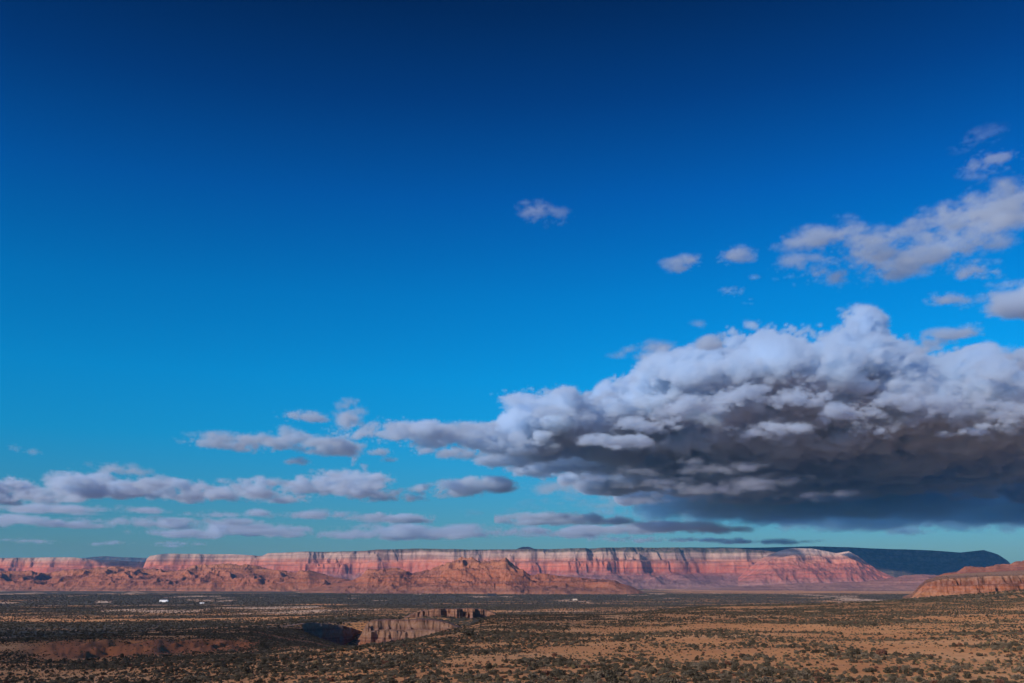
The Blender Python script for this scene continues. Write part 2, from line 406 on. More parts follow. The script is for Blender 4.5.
mesa('butte', [(514, 552), (518, 548.6), (523, 546.9), (529, 546.8), (533, 548.4), (536, 550.2), (539, 549.4), (543, 549.6), (546, 552)], 16500, HILLR2, seed=31, talus=.6, px_step=.5, butt=60, cell=200, talus_w=300, cliff=(20, 10, 30), fine_w=150, fine_n=50, back=500, back_drop=200)

def hills(name, crest, D0, D1, W, mat, seed, cell=420, rough=.5, base=-48, px_step=.55, rows=150, front=1.0, knob=.25):
    """a belt of worn rock hills: a grid of columns (by bearing) and rows (by distance) with carved heights"""
    px = np.arange(crest[0][0], crest[-1][0], px_step)
    py = interp_pts(crest, px)
    Dc = D0 + (D1 - D0) * (px - px[0]) / (px[-1] - px[0])
    v = np.linspace(-1, 1, rows)[:, None]
    Y = Dc[None, :] + v * W
    az = np.array([ray(a, b) for a, b in zip(px, py)])
    X = az[None, :, 0] * Y
    Hc = az[None, :, 1] * Dc[None, :] - base
    e = np.where(v < 0, np.clip(1 + v, 0, 1) ** front, np.clip(1 - v, 0, 1) ** .8)
    wx = fbm(X, Y, cell * 1.5, 3, seed + 7) * cell * .5; wy = fbm(X, Y, cell * 1.5, 3, seed + 8) * cell * .5
    r1 = fbm(X + wx, (Y + wy) * .8, cell, 6, seed, .52, 'ridge')
    r2 = fbm(X, Y, cell * .22, 4, seed + 3, .5, 'billow')
    body = e ** .8 * (1 + (r1 - .35) * rough * (1.15 - e * .75)) + r2 * knob * .2 * (1 - e) * sstep(0, .15, e)
    z = base - 25 + (Hc + 25) * body
    # never above the outline seen from afar, only broken under it
    lim = az[None, :, 1] * Y * 1.0 + fbm(X, Y, cell * .3, 4, seed + 5, .55, 'ridge') * Hc * .09 - Hc * .02
    z = np.where(z > lim, lim - (z - lim) * .15, z)
    o = grid_mesh(name, np.stack([X, Y, z], -1), mat)
    tag(o, kind='structure')
    return o

hills('red_hills', [(-260, 571), (0, 569.5), (30, 571), (45, 573), (60, 571), (85, 569), (100, 567.5), (130, 567.3), (165, 569), (178, 569), (195, 565.5), (215, 564.5), (250, 565), (268, 567), (290, 568), (310, 571), (330, 576), (350, 580), (380, 584), (420, 586), (470, 588), (520, 592)], 10200, 8200, 1300, HILLR, 60, cell=360, rough=.75)
hills('red_hills', [(300, 590), (340, 583), (356, 579), (362, 575), (368, 568.5), (390, 568), (405, 570), (412, 573), (430, 570), (440, 566), (452, 562), (462, 557.5), (472, 558), (480, 562), (492, 561), (500, 560), (506, 558), (512, 561), (522, 568), (530, 573), (548, 574), (560, 576), (590, 579), (615, 580), (630, 585), (645, 593), (655, 598)], 7600, 6600, 1250, HILLR, 77, cell=300, rough=.85, base=-46, front=.9)
hills('red_hills', [(640, 592), (700, 588.5), (740, 585.5), (800, 583), (860, 582), (893, 577.5), (905, 575), (935, 574.5), (950, 578), (980, 582), (1200, 586)], 10500, 8500, 1500, PLAINR, 91, cell=420, rough=.6, base=-44)
hills('red_hills', [(925, 584), (936, 575), (945, 572), (957, 571.5), (965, 566.2), (975, 566.8), (985, 568.2), (997, 564.6), (1010, 563.6), (1016, 561), (1026, 562), (1060, 560), (1120, 563), (1250, 560)], 5200, 4600, 900, HILLR, 93, cell=260, rough=.4, base=-44)

# the orange bluff at the right, on the shoulder of the near ground
BLUFF = rock_mat('orange_bluff_rock', [(0, (.36, .16, .075)), (.3, (.36, .14, .06)), (.5, (.33, .10, .04)), (.7, (.22, .07, .035)), (.84, (.32, .15, .08)), (1, (.42, .22, .12))], -25, 20, fs=.03, streak=.3, dim=.76)
bluff = mesa('bluff', [(903, 601), (912, 597), (919, 589), (926, 583), (938, 580), (950, 578.5), (975, 577), (1024, 575.0), (1100, 573), (1300, 568)], 1650, BLUFF, seed=45, talus=.5, talus_w=100, cliff=(5, 16, 7), butt=34, cell=60, px_step=.45, fine_w=42, fine_n=120, back=620, back_drop=-26, zf=-28, dip=4, tal_n=.35, bend=.6)

_v = np.empty(len(bluff.data.vertices) * 3, np.float32); bluff.data.vertices.foreach_get('co', _v); _v = _v.reshape(-1, 3)
_r = np.random.default_rng(5); _nc = len(np.arange(903, 1300.45, .45)); _rows = _v.reshape(-1, _nc, 3)[150:-3]
_i = _r.integers(0, _rows.shape[0] - 1, 1500); _j = _r.integers(0, _nc - 1, 1500); _t = _r.random(1500)[:, None]
_p = _rows[_i, _j] * (1 - _t) + _rows[_i + 1, _j] * _t
BLUFF_TOP = np.concatenate([_p, _r.uniform(.6, 1.5, (1500, 1)), _r.choice([0, 1, 3], (1500, 1))], 1)

# the little gorge: its sunlit pale wall, and the broken ledge beyond
PALEROCK = rock_mat('pale_gorge_rock', [(0, (.42, .15, .07)), (.28, (.44, .17, .08)), (.40, (.42, .19, .09)), (.62, (.43, .22, .115)), (.9, (.36, .18, .09)), (1, (.32, .15, .075))], -54, -31, fs=.05, streak=.45, dim=.74)
mesa('gorge_wall', [(356, 641), (362, 633), (368, 623), (374, 620.6), (388, 619.4), (404, 620.6), (420, 618.8), (436, 620.0), (448, 622.5), (460, 627), (472, 634)], 930, PALEROCK, seed=52, talus=.50, talus_w=34, cliff=(4, 5, 4), butt=22, cell=22, px_step=.3, fine_w=24, fine_n=110, back=70, back_drop=6, zf=-55, dip=4, D2=905, tal_n=.3, bend=.6)
mesa('rock_ledge', [(404, 618), (412, 613.5), (424, 610.5), (434, 608.6), (452, 608.9), (470, 608.2), (484, 609.4), (492, 612), (500, 617)], 1010, PALEROCK, seed=58, talus=.22, talus_w=14, cliff=(1.5, 1, 2), butt=16, cell=20, px_step=.25, fine_w=18, fine_n=100, back=130, back_drop=9, zf=-38, dip=4, bend=.6, octs=5)

def ribbon(name, pts, mat, seed, amp=3.0, rows=40, base=-55.0, batter=4.0):
    """a rock face along a line of ground points (x, y, top height)"""
    pts = np.array(pts, float); L = np.r_[0, np.cumsum(np.hypot(*np.diff(pts[:, :2], axis=0).T))]
    u = np.arange(0, L[-1], .8); C3 = np.stack([np.interp(u, L, pts[:, k]) for k in range(3)], 1)
    for _ in range(3): C3[1:-1] = (C3[:-2] + C3[1:-1] * 2 + C3[2:]) / 4
    t = np.gradient(C3[:, :2], axis=0); t /= np.linalg.norm(t, axis=1)[:, None]
    n = np.stack([t[:, 1], -t[:, 0]], 1)
    P = np.zeros((rows + 6, len(u), 3))
    for k in range(rows + 6):
        q = min(k / rows, 1); extra = max(0, k - rows) * 4.0
        topz = C3[:, 2] + fbm1(u, 9, 3, seed + 2) * 1.5
        z = base + (topz - base) * q - extra * .12
        o_ = (fbm(u, np.full_like(u, q * 20.), 14, 4, seed, .55, 'ridge') * amp + fbm(u, np.full_like(u, q * 50.), 5, 3, seed + 1) * .8) * (1 if extra == 0 else .5) + (1 - q) ** 1.5 * batter - extra
        P[k, :, 0] = C3[:, 0] + n[:, 0] * o_; P[k, :, 1] = C3[:, 1] + n[:, 1] * o_; P[k, :, 2] = z
    o = grid_mesh(name, P, mat); tag(o, kind='structure'); return o
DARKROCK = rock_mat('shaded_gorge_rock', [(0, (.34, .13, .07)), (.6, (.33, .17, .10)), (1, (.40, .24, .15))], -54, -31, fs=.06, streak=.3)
ribbon('gorge_wall', [at(302, 624, 860), at(310, 622.2, 875), at(322, 623.3, 890), at(340, 625.8, 912), at(354, 628.5, 932), at(370, 635, 955)], DARKROCK, 71)

# ------------------------------------------------------------------ haze
HAZE_TOP = 735.0
def box_mesh(name, mn, mx, mat):
    v = [(x, y, z) for x in (mn[0], mx[0]) for y in (mn[1], mx[1]) for z in (mn[2], mx[2])]
    f = [(0, 1, 3, 2), (4, 6, 7, 5), (0, 4, 5, 1), (2, 3, 7, 6), (0, 2, 6, 4), (1, 5, 7, 3)]
    me = bpy.data.meshes.new(name); me.from_pydata(v, [], f); me.materials.append(mat)
    o = bpy.data.objects.new(name, me); col.objects.link(o); return o
HZ = bpy.data.materials.new('haze'); HZ.use_nodes = True
_n = HZ.node_tree.nodes; _n.clear()
_o = _n.new('ShaderNodeOutputMaterial'); _v = _n.new('ShaderNodeVolumePrincipled')
_v.inputs['Color'].default_value = (.12, .50, 1.0, 1); _v.inputs['Density'].default_value = 1.2e-5; _v.inputs['Anisotropy'].default_value = 0.0
HZ.node_tree.links.new(_v.outputs[0], _o.inputs['Volume'])
haze = box_mesh('haze', (-62000, -62000, -92), (62000, 62000, HAZE_TOP), HZ)
tag(haze, kind='stuff')

# ------------------------------------------------------------------ plants
def leaf_mat(name, a, b, c):
    m = Mat(name, rough=.8, spec=.1)
    oi = m.n.new('ShaderNodeObjectInfo')
    col_ = m.ramp(oi.outputs['Random'], [(0, a), (.5, b), (1, c)])
    at_ = m.attr('tone')
    col_ = m.mix(m.math('MULTIPLY', at_, .45), col_, m.mix(.5, col_, (.20, .17, .09)))
    return m.out(col_)
LEAF = [leaf_mat('dark_leaves', (.040, .033, .024), (.058, .047, .033), (.078, .060, .042)),
        leaf_mat('grey_green_leaves', (.095, .076, .052), (.135, .105, .072), (.175, .132, .088)),
        leaf_mat('dry_straw', (.16, .115, .055), (.22, .16, .085), (.15, .12, .06)),
        leaf_mat('reddish_twigs', (.13, .050, .035), (.16, .065, .045), (.12, .05, .035))]
TWIG = Mat('twig_bark').out((.09, .065, .045))

def shrub_mesh(name, kind, rx, rz, n, leaf, seed, lumps=5, up_=0.0):
    """many small leaf blades spread through a few overlapping clumps, on thin stems"""
    rg = np.random.default_rng(seed)
    V, F, T, MI = [], [], [], []
    cl = []
    for k in range(lumps):
        a = rg.uniform(0, 2 * math.pi); r = rg.uniform(.15, .52) * rx if k else 0
        cl.append((r * math.cos(a), r * math.sin(a), rz * rg.uniform(.38, .62), rx * rg.uniform(.38, .6), rz * rg.uniform(.42, .62)))
    for i in range(n):
        cx, cyy, cz, ra, rb = cl[rg.integers(len(cl))]
        d = rg.normal(size=3); d /= np.linalg.norm(d)
        q = rg.uniform(.55, 1.05) ** .6
        p = np.array([cx + d[0] * ra * q, cyy + d[1] * ra * q, max(.02, cz + d[2] * rb * q)])
        up1 = rg.normal(size=3) * (.8 - .5 * up_) + np.array([0, 0, .4 + up_ * 1.5]) + d * .7; up1 /= np.linalg.norm(up1)
        s1 = np.cross(up1, rg.normal(size=3)); s1 /= np.linalg.norm(s1)
        L_ = leaf * rg.uniform(.6, 1.4); w = L_ * (.42 if up_ < .5 else .16)
        b = len(V)
        V += [p - up1 * L_ * .5, p + s1 * w, p + up1 * L_ * .5, p - s1 * w]
        F.append((b, b + 1, b + 2, b + 3)); T += [rg.random()] * 4; MI.append(0)
    for k in range(7):                                # stems
        a = rg.uniform(0, 2 * math.pi); e = np.array([math.cos(a) * rx * .6, math.sin(a) * rx * .6, rz * .7]); b = len(V)
        w = .018 * rx / .6
        V += [np.array([-w, 0, -.08]), np.array([w, 0, -.08]), e, np.array([0, w, -.08])]
        F += [(b, b + 1, b + 2), (b + 1, b + 3, b + 2), (b + 3, b, b + 2)]; T += [0] * 4; MI += [1] * 3
    me = bpy.data.meshes.new(name); me.from_pydata([tuple(v) for v in V], [], F)
    at_ = me.attributes.new('tone', 'FLOAT', 'POINT'); at_.data.foreach_set('value', np.array(T, np.float32))
    me.materials.append(LEAF[kind]); me.materials.append(TWIG)
    me.polygons.foreach_set('material_index', MI)
    return me
PROTO = [  # kind, mesh, unit radius
    (0, shrub_mesh('dark_shrub', 0, .62, .62, 420, .13, 1)), (0, shrub_mesh('dark_shrub', 0, .75, .55, 420, .13, 2, 7)), (0, shrub_mesh('dark_shrub', 0, .5, .7, 380, .12, 3)),
    (1, shrub_mesh('sagebrush', 1, .66, .50, 420, .12, 4, 6)), (1, shrub_mesh('sagebrush', 1, .55, .45, 380, .11, 5)), (1, shrub_mesh('sagebrush', 1, .85, .42, 460, .12, 6, 8)),
    (2, shrub_mesh('dry_grass_tuft', 2, .40, .42, 260, .26, 7, 4, 1.0)), (2, shrub_mesh('dry_grass_tuft', 2, .30, .36, 220, .22, 8, 3, 1.0)),
    (3, shrub_mesh('reddish_shrub', 3, .60, .48, 360, .14, 9, 5, .4))]

rng = np.random.default_rng(77)
def scatter(d0, d1, dens, seed, a0=-33, a1=33):
    rg = np.random.default_rng(seed)
    A0, A1 = math.radians(a0), math.radians(a1)
    n = int((A1 - A0) / 2 * (d1 ** 2 - d0 ** 2) * dens)
    a = rg.uniform(A0, A1, n); d = np.sqrt(rg.uniform(d0 ** 2, d1 ** 2, n))
    return d * np.sin(a), d * np.cos(a), rg
def thickness(x, y):
    """how thickly plants stand (0..1): bare sandy patches on the right, close scrub on the left"""
    px = 512 + x / np.maximum(y, 1) * 1010
    d = np.hypot(x, y)
    big = fbm(x, y * .45, 70, 3, 301, .5); mid_ = fbm(x, y * .6, 15, 4, 302, .6)
    t = .50 + .55 * big + 1.2 * mid_ - .15 * (1 - sstep(70, 110, d)) + .20 * (1 - sstep(420, 760, px)) + .25 * sstep(420, 900, d)
    bank_ = sstep(20, 80, px) * (1 - sstep(240, 285, px)) * sstep(340, 365, d) * (1 - sstep(405, 440, d))
    t = t * (1 - .8 * bank_)
    gorge = sstep(340, 370, px) * (1 - sstep(445, 470, px)) * sstep(850, 880, d) * (1 - sstep(940, 960, d))
    return np.clip(t * (1 - gorge), 0, 1.2)

PTS = []      # x, y, scale, proto
def add_pts(x, y, keep, scale, kinds, rg):
    x, y, scale = x[keep], y[keep], scale[keep]
    k = rg.choice(len(kinds), len(x), p=[p for _, p in kinds]); ids = np.array([i for i, _ in kinds])[k]
    PTS.append(np.stack([x, y, scale, ids], 1))
MAIN = [(0, .13), (1, .15), (2, .10), (3, .20), (4, .18), (5, .16), (8, .03), (6, .05)]
x, y, rg = scatter(40, 900, .66, 11, -46, 46)
add_pts(x, y, rg.random(len(x)) < thickness(x, y) ** 1.5, rg.lognormal(-.74, .36, len(x)) * (.8 + .35 * thickness(x, y)), MAIN, rg)
x, y, rg = scatter(30, 450, .9, 12, -46, 46)
t_ = thickness(x, y)
add_pts(x, y, rg.random(len(x)) < .12 + t_ * .5, rg.uniform(.22, .55, len(x)), [(6, .30), (7, .30), (4, .22), (1, .10), (8, .08)], rg)
x, y, rg = scatter(900, 3000, .022, 13, -32, 30)
c_, p_, r_ = cover_maps(x, y)
add_pts(x, y, rg.random(len(x)) < np.clip(c_ * 1.2 - .1, 0, 1) * (thickness(x, y) > .01), rg.uniform(1.2, 2.6, len(x)), [(0, .22), (1, .26), (2, .1), (3, .2), (5, .22)], rg)
x, y, rg = scatter(3000, 6200, .0030, 14, -32, 33)
c_, p_, r_ = cover_maps(x, y)
add_pts(x, y, rg.random(len(x)) < np.clip(c_ * 1.1 - .1, 0, 1), rg.uniform(2.2, 4.8, len(x)), [(0, .22), (1, .26), (2, .1), (3, .2), (5, .22)], rg)
PTS = np.concatenate(PTS)
PZ = ground_z(PTS[:, 0], PTS[:, 1])
PTS = np.concatenate([PTS, BLUFF_TOP[:, [0, 1, 3, 4]]]); PZ = np.concatenate([PZ, BLUFF_TOP[:, 2]])
print('plants', len(PTS))
# the 290 that show largest stand as objects of their own
dd = np.hypot(PTS[:, 0], PTS[:, 1]); pxs = 512 + PTS[:, 0] / PTS[:, 1] * 1010
zc = PTS[:, 1] * CT + PZ * ST; vy = H / 2 - FPX * (PZ * CT - PTS[:, 1] * ST) / zc
big = PTS[:, 2] * np.where(PTS[:, 3] >= 6, .5, 1) / dd
big = np.where((pxs > -2) & (pxs < 1026) & (vy < 688), big, 0)
order = np.argsort(-big); own = order[:270]
rest = np.ones(len(PTS), bool); rest[own] = False
KIND = {0: ('desert_shrub', 'dark green rounded desert shrub on the near orange sand', 'shrub', 'dark green shrubs on the near ground'),
        1: ('sagebrush_shrub', 'grey green low sagebrush on the near orange sand', 'sagebrush', 'grey green sagebrush on the near ground'),
        2: ('grass_tuft', 'dry straw coloured grass tuft on the near orange sand', 'grass tuft', 'dry grass tufts on the near ground'),
        3: ('reddish_shrub', 'reddish brown twiggy shrub on the near orange sand', 'shrub', 'reddish brown shrubs on the near ground')}
for i in own:
    k, me = PROTO[int(PTS[i, 3])]
    nm, lab, cat, grp = KIND[k]
    o = bpy.data.objects.new(nm, me); col.objects.link(o)
    o.location = (PTS[i, 0], PTS[i, 1], PZ[i] - .03); o.rotation_euler = (0, 0, rng.uniform(0, 6.28))
    s_ = PTS[i, 2]; o.scale = (s_, s_, s_ * rng.uniform(.8, 1.1))
    tag(o, lab, cat, grp)

def ground_hit(px, py):
    a_, e_ = ray(px, py); d_ = np.geomspace(30, 5000, 4000)
    zz = ground_z(a_ * d_, d_) - e_ * d_
    i_ = np.where(zz > 0)[0][0]
    return float(a_ * d_[i_]), float(d_[i_]), float(ground_z(a_ * d_[i_], d_[i_]))
SOLO = [  # column, row of the foot, width in picture units, proto, height factor, label
    (997, 623, 7, 2, 1.5, 'tall dark shrub at the right end of the near ground, upright above a low mat'),
    (1006, 622, 10, 1, .7, 'low dark mat of shrub spreading right of the tall dark one'),
    (951, 632, 6, 0, 1.0, 'dark shrub alone on bright sand below and left of the tall one'),
    (816, 653, 13, 1, .8, 'wide dark shrub, left of a touching pair on bare sand'),
    (826, 651.5, 8, 0, 1.0, 'smaller dark shrub, right of a touching pair on bare sand'),
    (963, 652, 7, 0, 1.0, 'round dark shrub, right of a small pair near the right edge'),
    (955, 651.5, 5, 2, .9, 'small dark shrub, left of a small pair near the right edge'),
    (940, 659, 7, 2, 1.1, 'upright dark shrub below the small pair near the right edge'),
    (624, 663, 12, 1, .7, 'flat dark shrub alone in a pale sandy gap right of centre'),
    (695, 650, 14, 0, 1.0, 'large dark shrub standing over a sandy gap right of centre'),
    (736, 671, 13, 0, 1.1, 'dense dark shrub near the bottom, right of centre'),
    (937, 685, 19, 8, .8, 'reddish brown twiggy bush cut by the bottom edge of the picture'),
    (918, 680, 17, 5, .9, 'pale grey green bush left of the reddish bush at the bottom edge'),
    (1003, 681, 13, 1, 1.0, 'dark shrub low at the bottom right corner')]
for c_, r_, w_, k_, hf, lab in SOLO:
    x_, y_, z_ = ground_hit(c_, r_)
    kk, me = PROTO[k_]
    o = bpy.data.objects.new(KIND[kk][0], me); col.objects.link(o)
    s_ = w_ / FPX * math.hypot(x_, y_) / 1.9
    o.location = (x_, y_, z_ - .03); o.scale = (s_, s_, s_ * hf); o.rotation_euler = (0, 0, rng.uniform(0, 6.28))
    tag(o, lab, KIND[kk][2])

# ------------------------------------------------------------------ buildings far out on the plain
WHITEM = Mat('white_painted_metal', rough=.6).out((.78, .77, .74)); ROOFM = Mat('grey_roof_metal', rough=.5).out((.55, .55, .54)); CREAM = Mat('cream_render').out((.62, .50, .38)); DARKM = Mat('dark_stained_board').out((.035, .035, .04)); DOORM = Mat('dark_door').out((.08, .08, .09)); GLASSM = Mat('window_glass', rough=.1, spec=.5).out((.03, .04, .05))
def mesh_part(name, v, f, mat, parent, kind=None):
    me = bpy.data.meshes.new(name); me.from_pydata(v, [], f); me.materials.append(mat)
    o = bpy.data.objects.new(name, me); col.objects.link(o); o.parent = parent; return o
def slab(x0, x1, y0, y1, z0, z1):
    v = [(x, y, z) for x in (x0, x1) for y in (y0, y1) for z in (z0, z1)]
    return v, [(0, 1, 3, 2), (4, 6, 7, 5), (0, 4, 5, 1), (2, 3, 7, 6), (0, 2, 6, 4), (1, 5, 7, 3)]
def house(name, cat, label, px, py, w, dpt, h, pitch, wall, roof, doors, wins, turn=0.0):
    x_, y_, z_ = ground_hit(px, py)
    r = bpy.data.objects.new(name, None); col.objects.link(r); r.location = (x_, y_, z_ - .3); r.rotation_euler = (0, 0, turn); tag(r, label, cat)
    a_, b_ = w / 2, dpt / 2
    mesh_part('wall', [(-a_, -b_, -2), (a_, -b_, -2), (a_, b_, -2), (-a_, b_, -2), (-a_, -b_, h), (a_, -b_, h), (a_, b_, h), (-a_, b_, h), (-a_, 0, h + pitch), (a_, 0, h + pitch)],
        [(0, 1, 5, 4), (1, 2, 6, 9, 5), (2, 3, 7, 6), (3, 0, 4, 8, 7)], wall, r)
    e, t_ = .4, .18
    v = []
    for sx in (-a_ - e, a_ + e):
        for yy, zz in ((-b_ - e, h - e * pitch / b_), (0, h + pitch), (b_ + e, h - e * pitch / b_)):
            v += [(sx, yy, zz + .02), (sx, yy, zz + .02 + t_)]
    f = [(0, 6, 8, 2), (2, 8, 10, 4), (1, 3, 9, 7), (3, 5, 11, 9), (0, 1, 7, 6), (4, 10, 11, 5), (0, 2, 3, 1), (2, 4, 5, 3), (6, 7, 9, 8), (8, 9, 11, 10)]
    mesh_part('roof', v, f, roof, r)
    for q in doors:
        v, f = slab(q - 1.6, q + 1.6, -b_ - .06, -b_ + .1, .3, min(3.2, h * .8)); mesh_part('door', v, f, DOORM, r)
    for q in wins:
        v, f = slab(q - .7, q + .7, -b_ - .05, -b_ + .1, h * .45, h * .75); mesh_part('window', v, f, GLASSM, r)
house('shed', 'shed', 'long white metal shed alone on the dark plain at the left', 164, 602.0, 27, 12, 6.0, 1.2, WHITEM, WHITEM, (-9, 9), ())
house('trailer', 'trailer', 'small white trailer home on the plain right of the long white shed', 202, 603.6, 13, 4.5, 3.2, .5, WHITEM, WHITEM, (2.5,), (-4, -1.5, 5))
house('cabin', 'cabin', 'small cream cabin on the plain below the tail of the red hills', 575, 600.6, 16, 9, 5.0, 1.5, CREAM, CREAM, (0,), (-5, 5))
house('barn', 'barn', 'dark low barn at the foot of the red hills, centre', 492, 596.2, 40, 14, 11, 2.0, DARKM, DARKM, (0,), ())

def scrub_group(objs):
    gr = bpy.data.node_groups.new('scrub', 'GeometryNodeTree')
    gr.interface.new_socket('Geometry', in_out='INPUT', socket_type='NodeSocketGeometry')
    gr.interface.new_socket('Geometry', in_out='OUTPUT', socket_type='NodeSocketGeometry')
    N, L = gr.nodes, gr.links
    gi, go = N.new('NodeGroupInput'), N.new('NodeGroupOutput')
    j = N.new('GeometryNodeGeometryToInstance')
    for ob in reversed(objs):
        oi = N.new('GeometryNodeObjectInfo'); oi.inputs['Object'].default_value = ob
        L.new(oi.outputs['Geometry'], j.inputs[0])
    ip = N.new('GeometryNodeInstanceOnPoints'); ip.inputs['Pick Instance'].default_value = True
    def attr_(nm, ty):
        a = N.new('GeometryNodeInputNamedAttribute'); a.data_type = ty; a.inputs[0].default_value = nm; return a.outputs[0]
    L.new(gi.outputs[0], ip.inputs['Points']); L.new(j.outputs[0], ip.inputs['Instance'])
    L.new(attr_('proto', 'INT'), ip.inputs['Instance Index'])
    cb = N.new('ShaderNodeCombineXYZ'); L.new(attr_('turn', 'FLOAT'), cb.inputs[2])
    e2r = N.new('FunctionNodeEulerToRotation'); L.new(cb.outputs[0], e2r.inputs[0]); L.new(e2r.outputs[0], ip.inputs['Rotation'])
    L.new(attr_('size', 'FLOAT'), ip.inputs['Scale'])
    L.new(ip.outputs[0], go.inputs[0])
    return gr
# one hidden-from-nothing library: mesh data only, never linked into the scene
LIB = [bpy.data.objects.new('leaf_clump', me) for _, me in PROTO]
P_ = PTS[rest]; Z_ = PZ[rest]
me = bpy.data.meshes.new('desert_scrub'); me.vertices.add(len(P_))
me.vertices.foreach_set('co', np.stack([P_[:, 0], P_[:, 1], Z_ - .03], 1).astype(np.float32).reshape(-1))
for nm, ty, v in (('size', 'FLOAT', P_[:, 2].astype(np.float32)), ('turn', 'FLOAT', rng.uniform(0, 6.28, len(P_)).astype(np.float32)), ('proto', 'INT', P_[:, 3].astype(np.int32))):
    at_ = me.attributes.new(nm, ty, 'POINT'); at_.data.foreach_set('value', v)
scrub = bpy.data.objects.new('desert_scrub', me); col.objects.link(scrub)
md = scrub.modifiers.new('scrub', 'NODES'); md.node_group = scrub_group(LIB)
tag(scrub, kind='stuff')

CLOUD_NG = None
def cloud_group():
    """turns a table of densities (one per point) into a fog grid filling a box"""
    global CLOUD_NG
    if CLOUD_NG: return CLOUD_NG
    g = bpy.data.node_groups.new('cloud_fog', 'GeometryNodeTree')
    IF = g.interface
    IF.new_socket('Geometry', in_out='INPUT', socket_type='NodeSocketGeometry')
    IF.new_socket('Table', in_out='INPUT', socket_type='NodeSocketObject')
    for nm in ('Min', 'Max', 'Res'):
        IF.new_socket(nm, in_out='INPUT', socket_type='NodeSocketVector')
    IF.new_socket('Material', in_out='INPUT', socket_type='NodeSocketMaterial')
    IF.new_socket('Geometry', in_out='OUTPUT', socket_type='NodeSocketGeometry')
    N, L = g.nodes, g.links
    gi, go = N.new('NodeGroupInput'), N.new('NodeGroupOutput')
    def vm(op, a, b=None):
        n = N.new('ShaderNodeVectorMath'); n.operation = op
        for k, s in enumerate((a, b)):
            if s is None: continue
            if isinstance(s, tuple): n.inputs[k].default_value = s
            else: L.new(s, n.inputs[k])
        return n.outputs[0]
    def mm(op, a, b):
        n = N.new('ShaderNodeMath'); n.operation = op
        for k, s in enumerate((a, b)):
            if isinstance(s, (int, float)): n.inputs[k].default_value = s
            else: L.new(s, n.inputs[k])
        return n.outputs[0]
    pos = N.new('GeometryNodeInputPosition').outputs[0]
    rel = vm('DIVIDE', vm('SUBTRACT', pos, gi.outputs['Min']), vm('SUBTRACT', gi.outputs['Max'], gi.outputs['Min']))
    idx = vm('FLOOR', vm('ADD', vm('MULTIPLY', rel, vm('SUBTRACT', gi.outputs['Res'], (1, 1, 1))), (.5, .5, .5)))
    sp, sr = N.new('ShaderNodeSeparateXYZ'), N.new('ShaderNodeSeparateXYZ')
    L.new(idx, sp.inputs[0]); L.new(gi.outputs['Res'], sr.inputs[0])
    # integer arithmetic so that large tables index exactly
    def fi(s):
        n = N.new('FunctionNodeFloatToInt'); L.new(s, n.inputs[0]); return n.outputs[0]
    def im(op, a, b):
        n = N.new('FunctionNodeIntegerMath'); n.operation = op
        L.new(a, n.inputs[0]); L.new(b, n.inputs[1]); return n.outputs[0]
    index = im('ADD', im('MULTIPLY', im('ADD', im('MULTIPLY', fi(sp.outputs[0]), fi(sr.outputs[1])), fi(sp.outputs[1])), fi(sr.outputs[2])), fi(sp.outputs[2]))
    at_ = N.new('GeometryNodeInputNamedAttribute'); at_.data_type = 'FLOAT'; at_.inputs[0].default_value = 'fog'
    si = N.new('GeometryNodeSampleIndex'); si.data_type = 'FLOAT'; si.domain = 'POINT'
    oi = N.new('GeometryNodeObjectInfo'); L.new(gi.outputs['Table'], oi.inputs[0])
    L.new(oi.outputs['Geometry'], si.inputs['Geometry']); L.new(at_.outputs[0], si.inputs['Value']); L.new(index, si.inputs['Index'])
    vc = N.new('GeometryNodeVolumeCube')
    L.new(si.outputs[0], vc.inputs['Density']); L.new(gi.outputs['Min'], vc.inputs['Min']); L.new(gi.outputs['Max'], vc.inputs['Max'])
    L.new(sr.outputs[0], vc.inputs['Resolution X']); L.new(sr.outputs[1], vc.inputs['Resolution Y']); L.new(sr.outputs[2], vc.inputs['Resolution Z'])
    sm = N.new('GeometryNodeSetMaterial')
    L.new(vc.outputs[0], sm.inputs[0]); L.new(gi.outputs['Material'], sm.inputs['Material'])
    L.new(sm.outputs[0], go.inputs[0])
    CLOUD_NG = g
    return g

def cloud_material(name, dens, color=(1, 1, 1), aniso=0.2):
    m = bpy.data.materials.new(name); m.use_nodes = True
    n, l = m.node_tree.nodes, m.node_tree.links
    n.clear()
    o = n.new('ShaderNodeOutputMaterial'); v = n.new('ShaderNodeVolumePrincipled')
    v.inputs['Color'].default_value = (*color, 1); v.inputs['Density'].default_value = dens
    v.inputs['Anisotropy'].default_value = aniso
    l.new(v.outputs[0], o.inputs['Volume'])
    m.cycles.volume_sampling = 'MULTIPLE_IMPORTANCE'
    m.cycles.volume_step_rate = 1.0
    return m

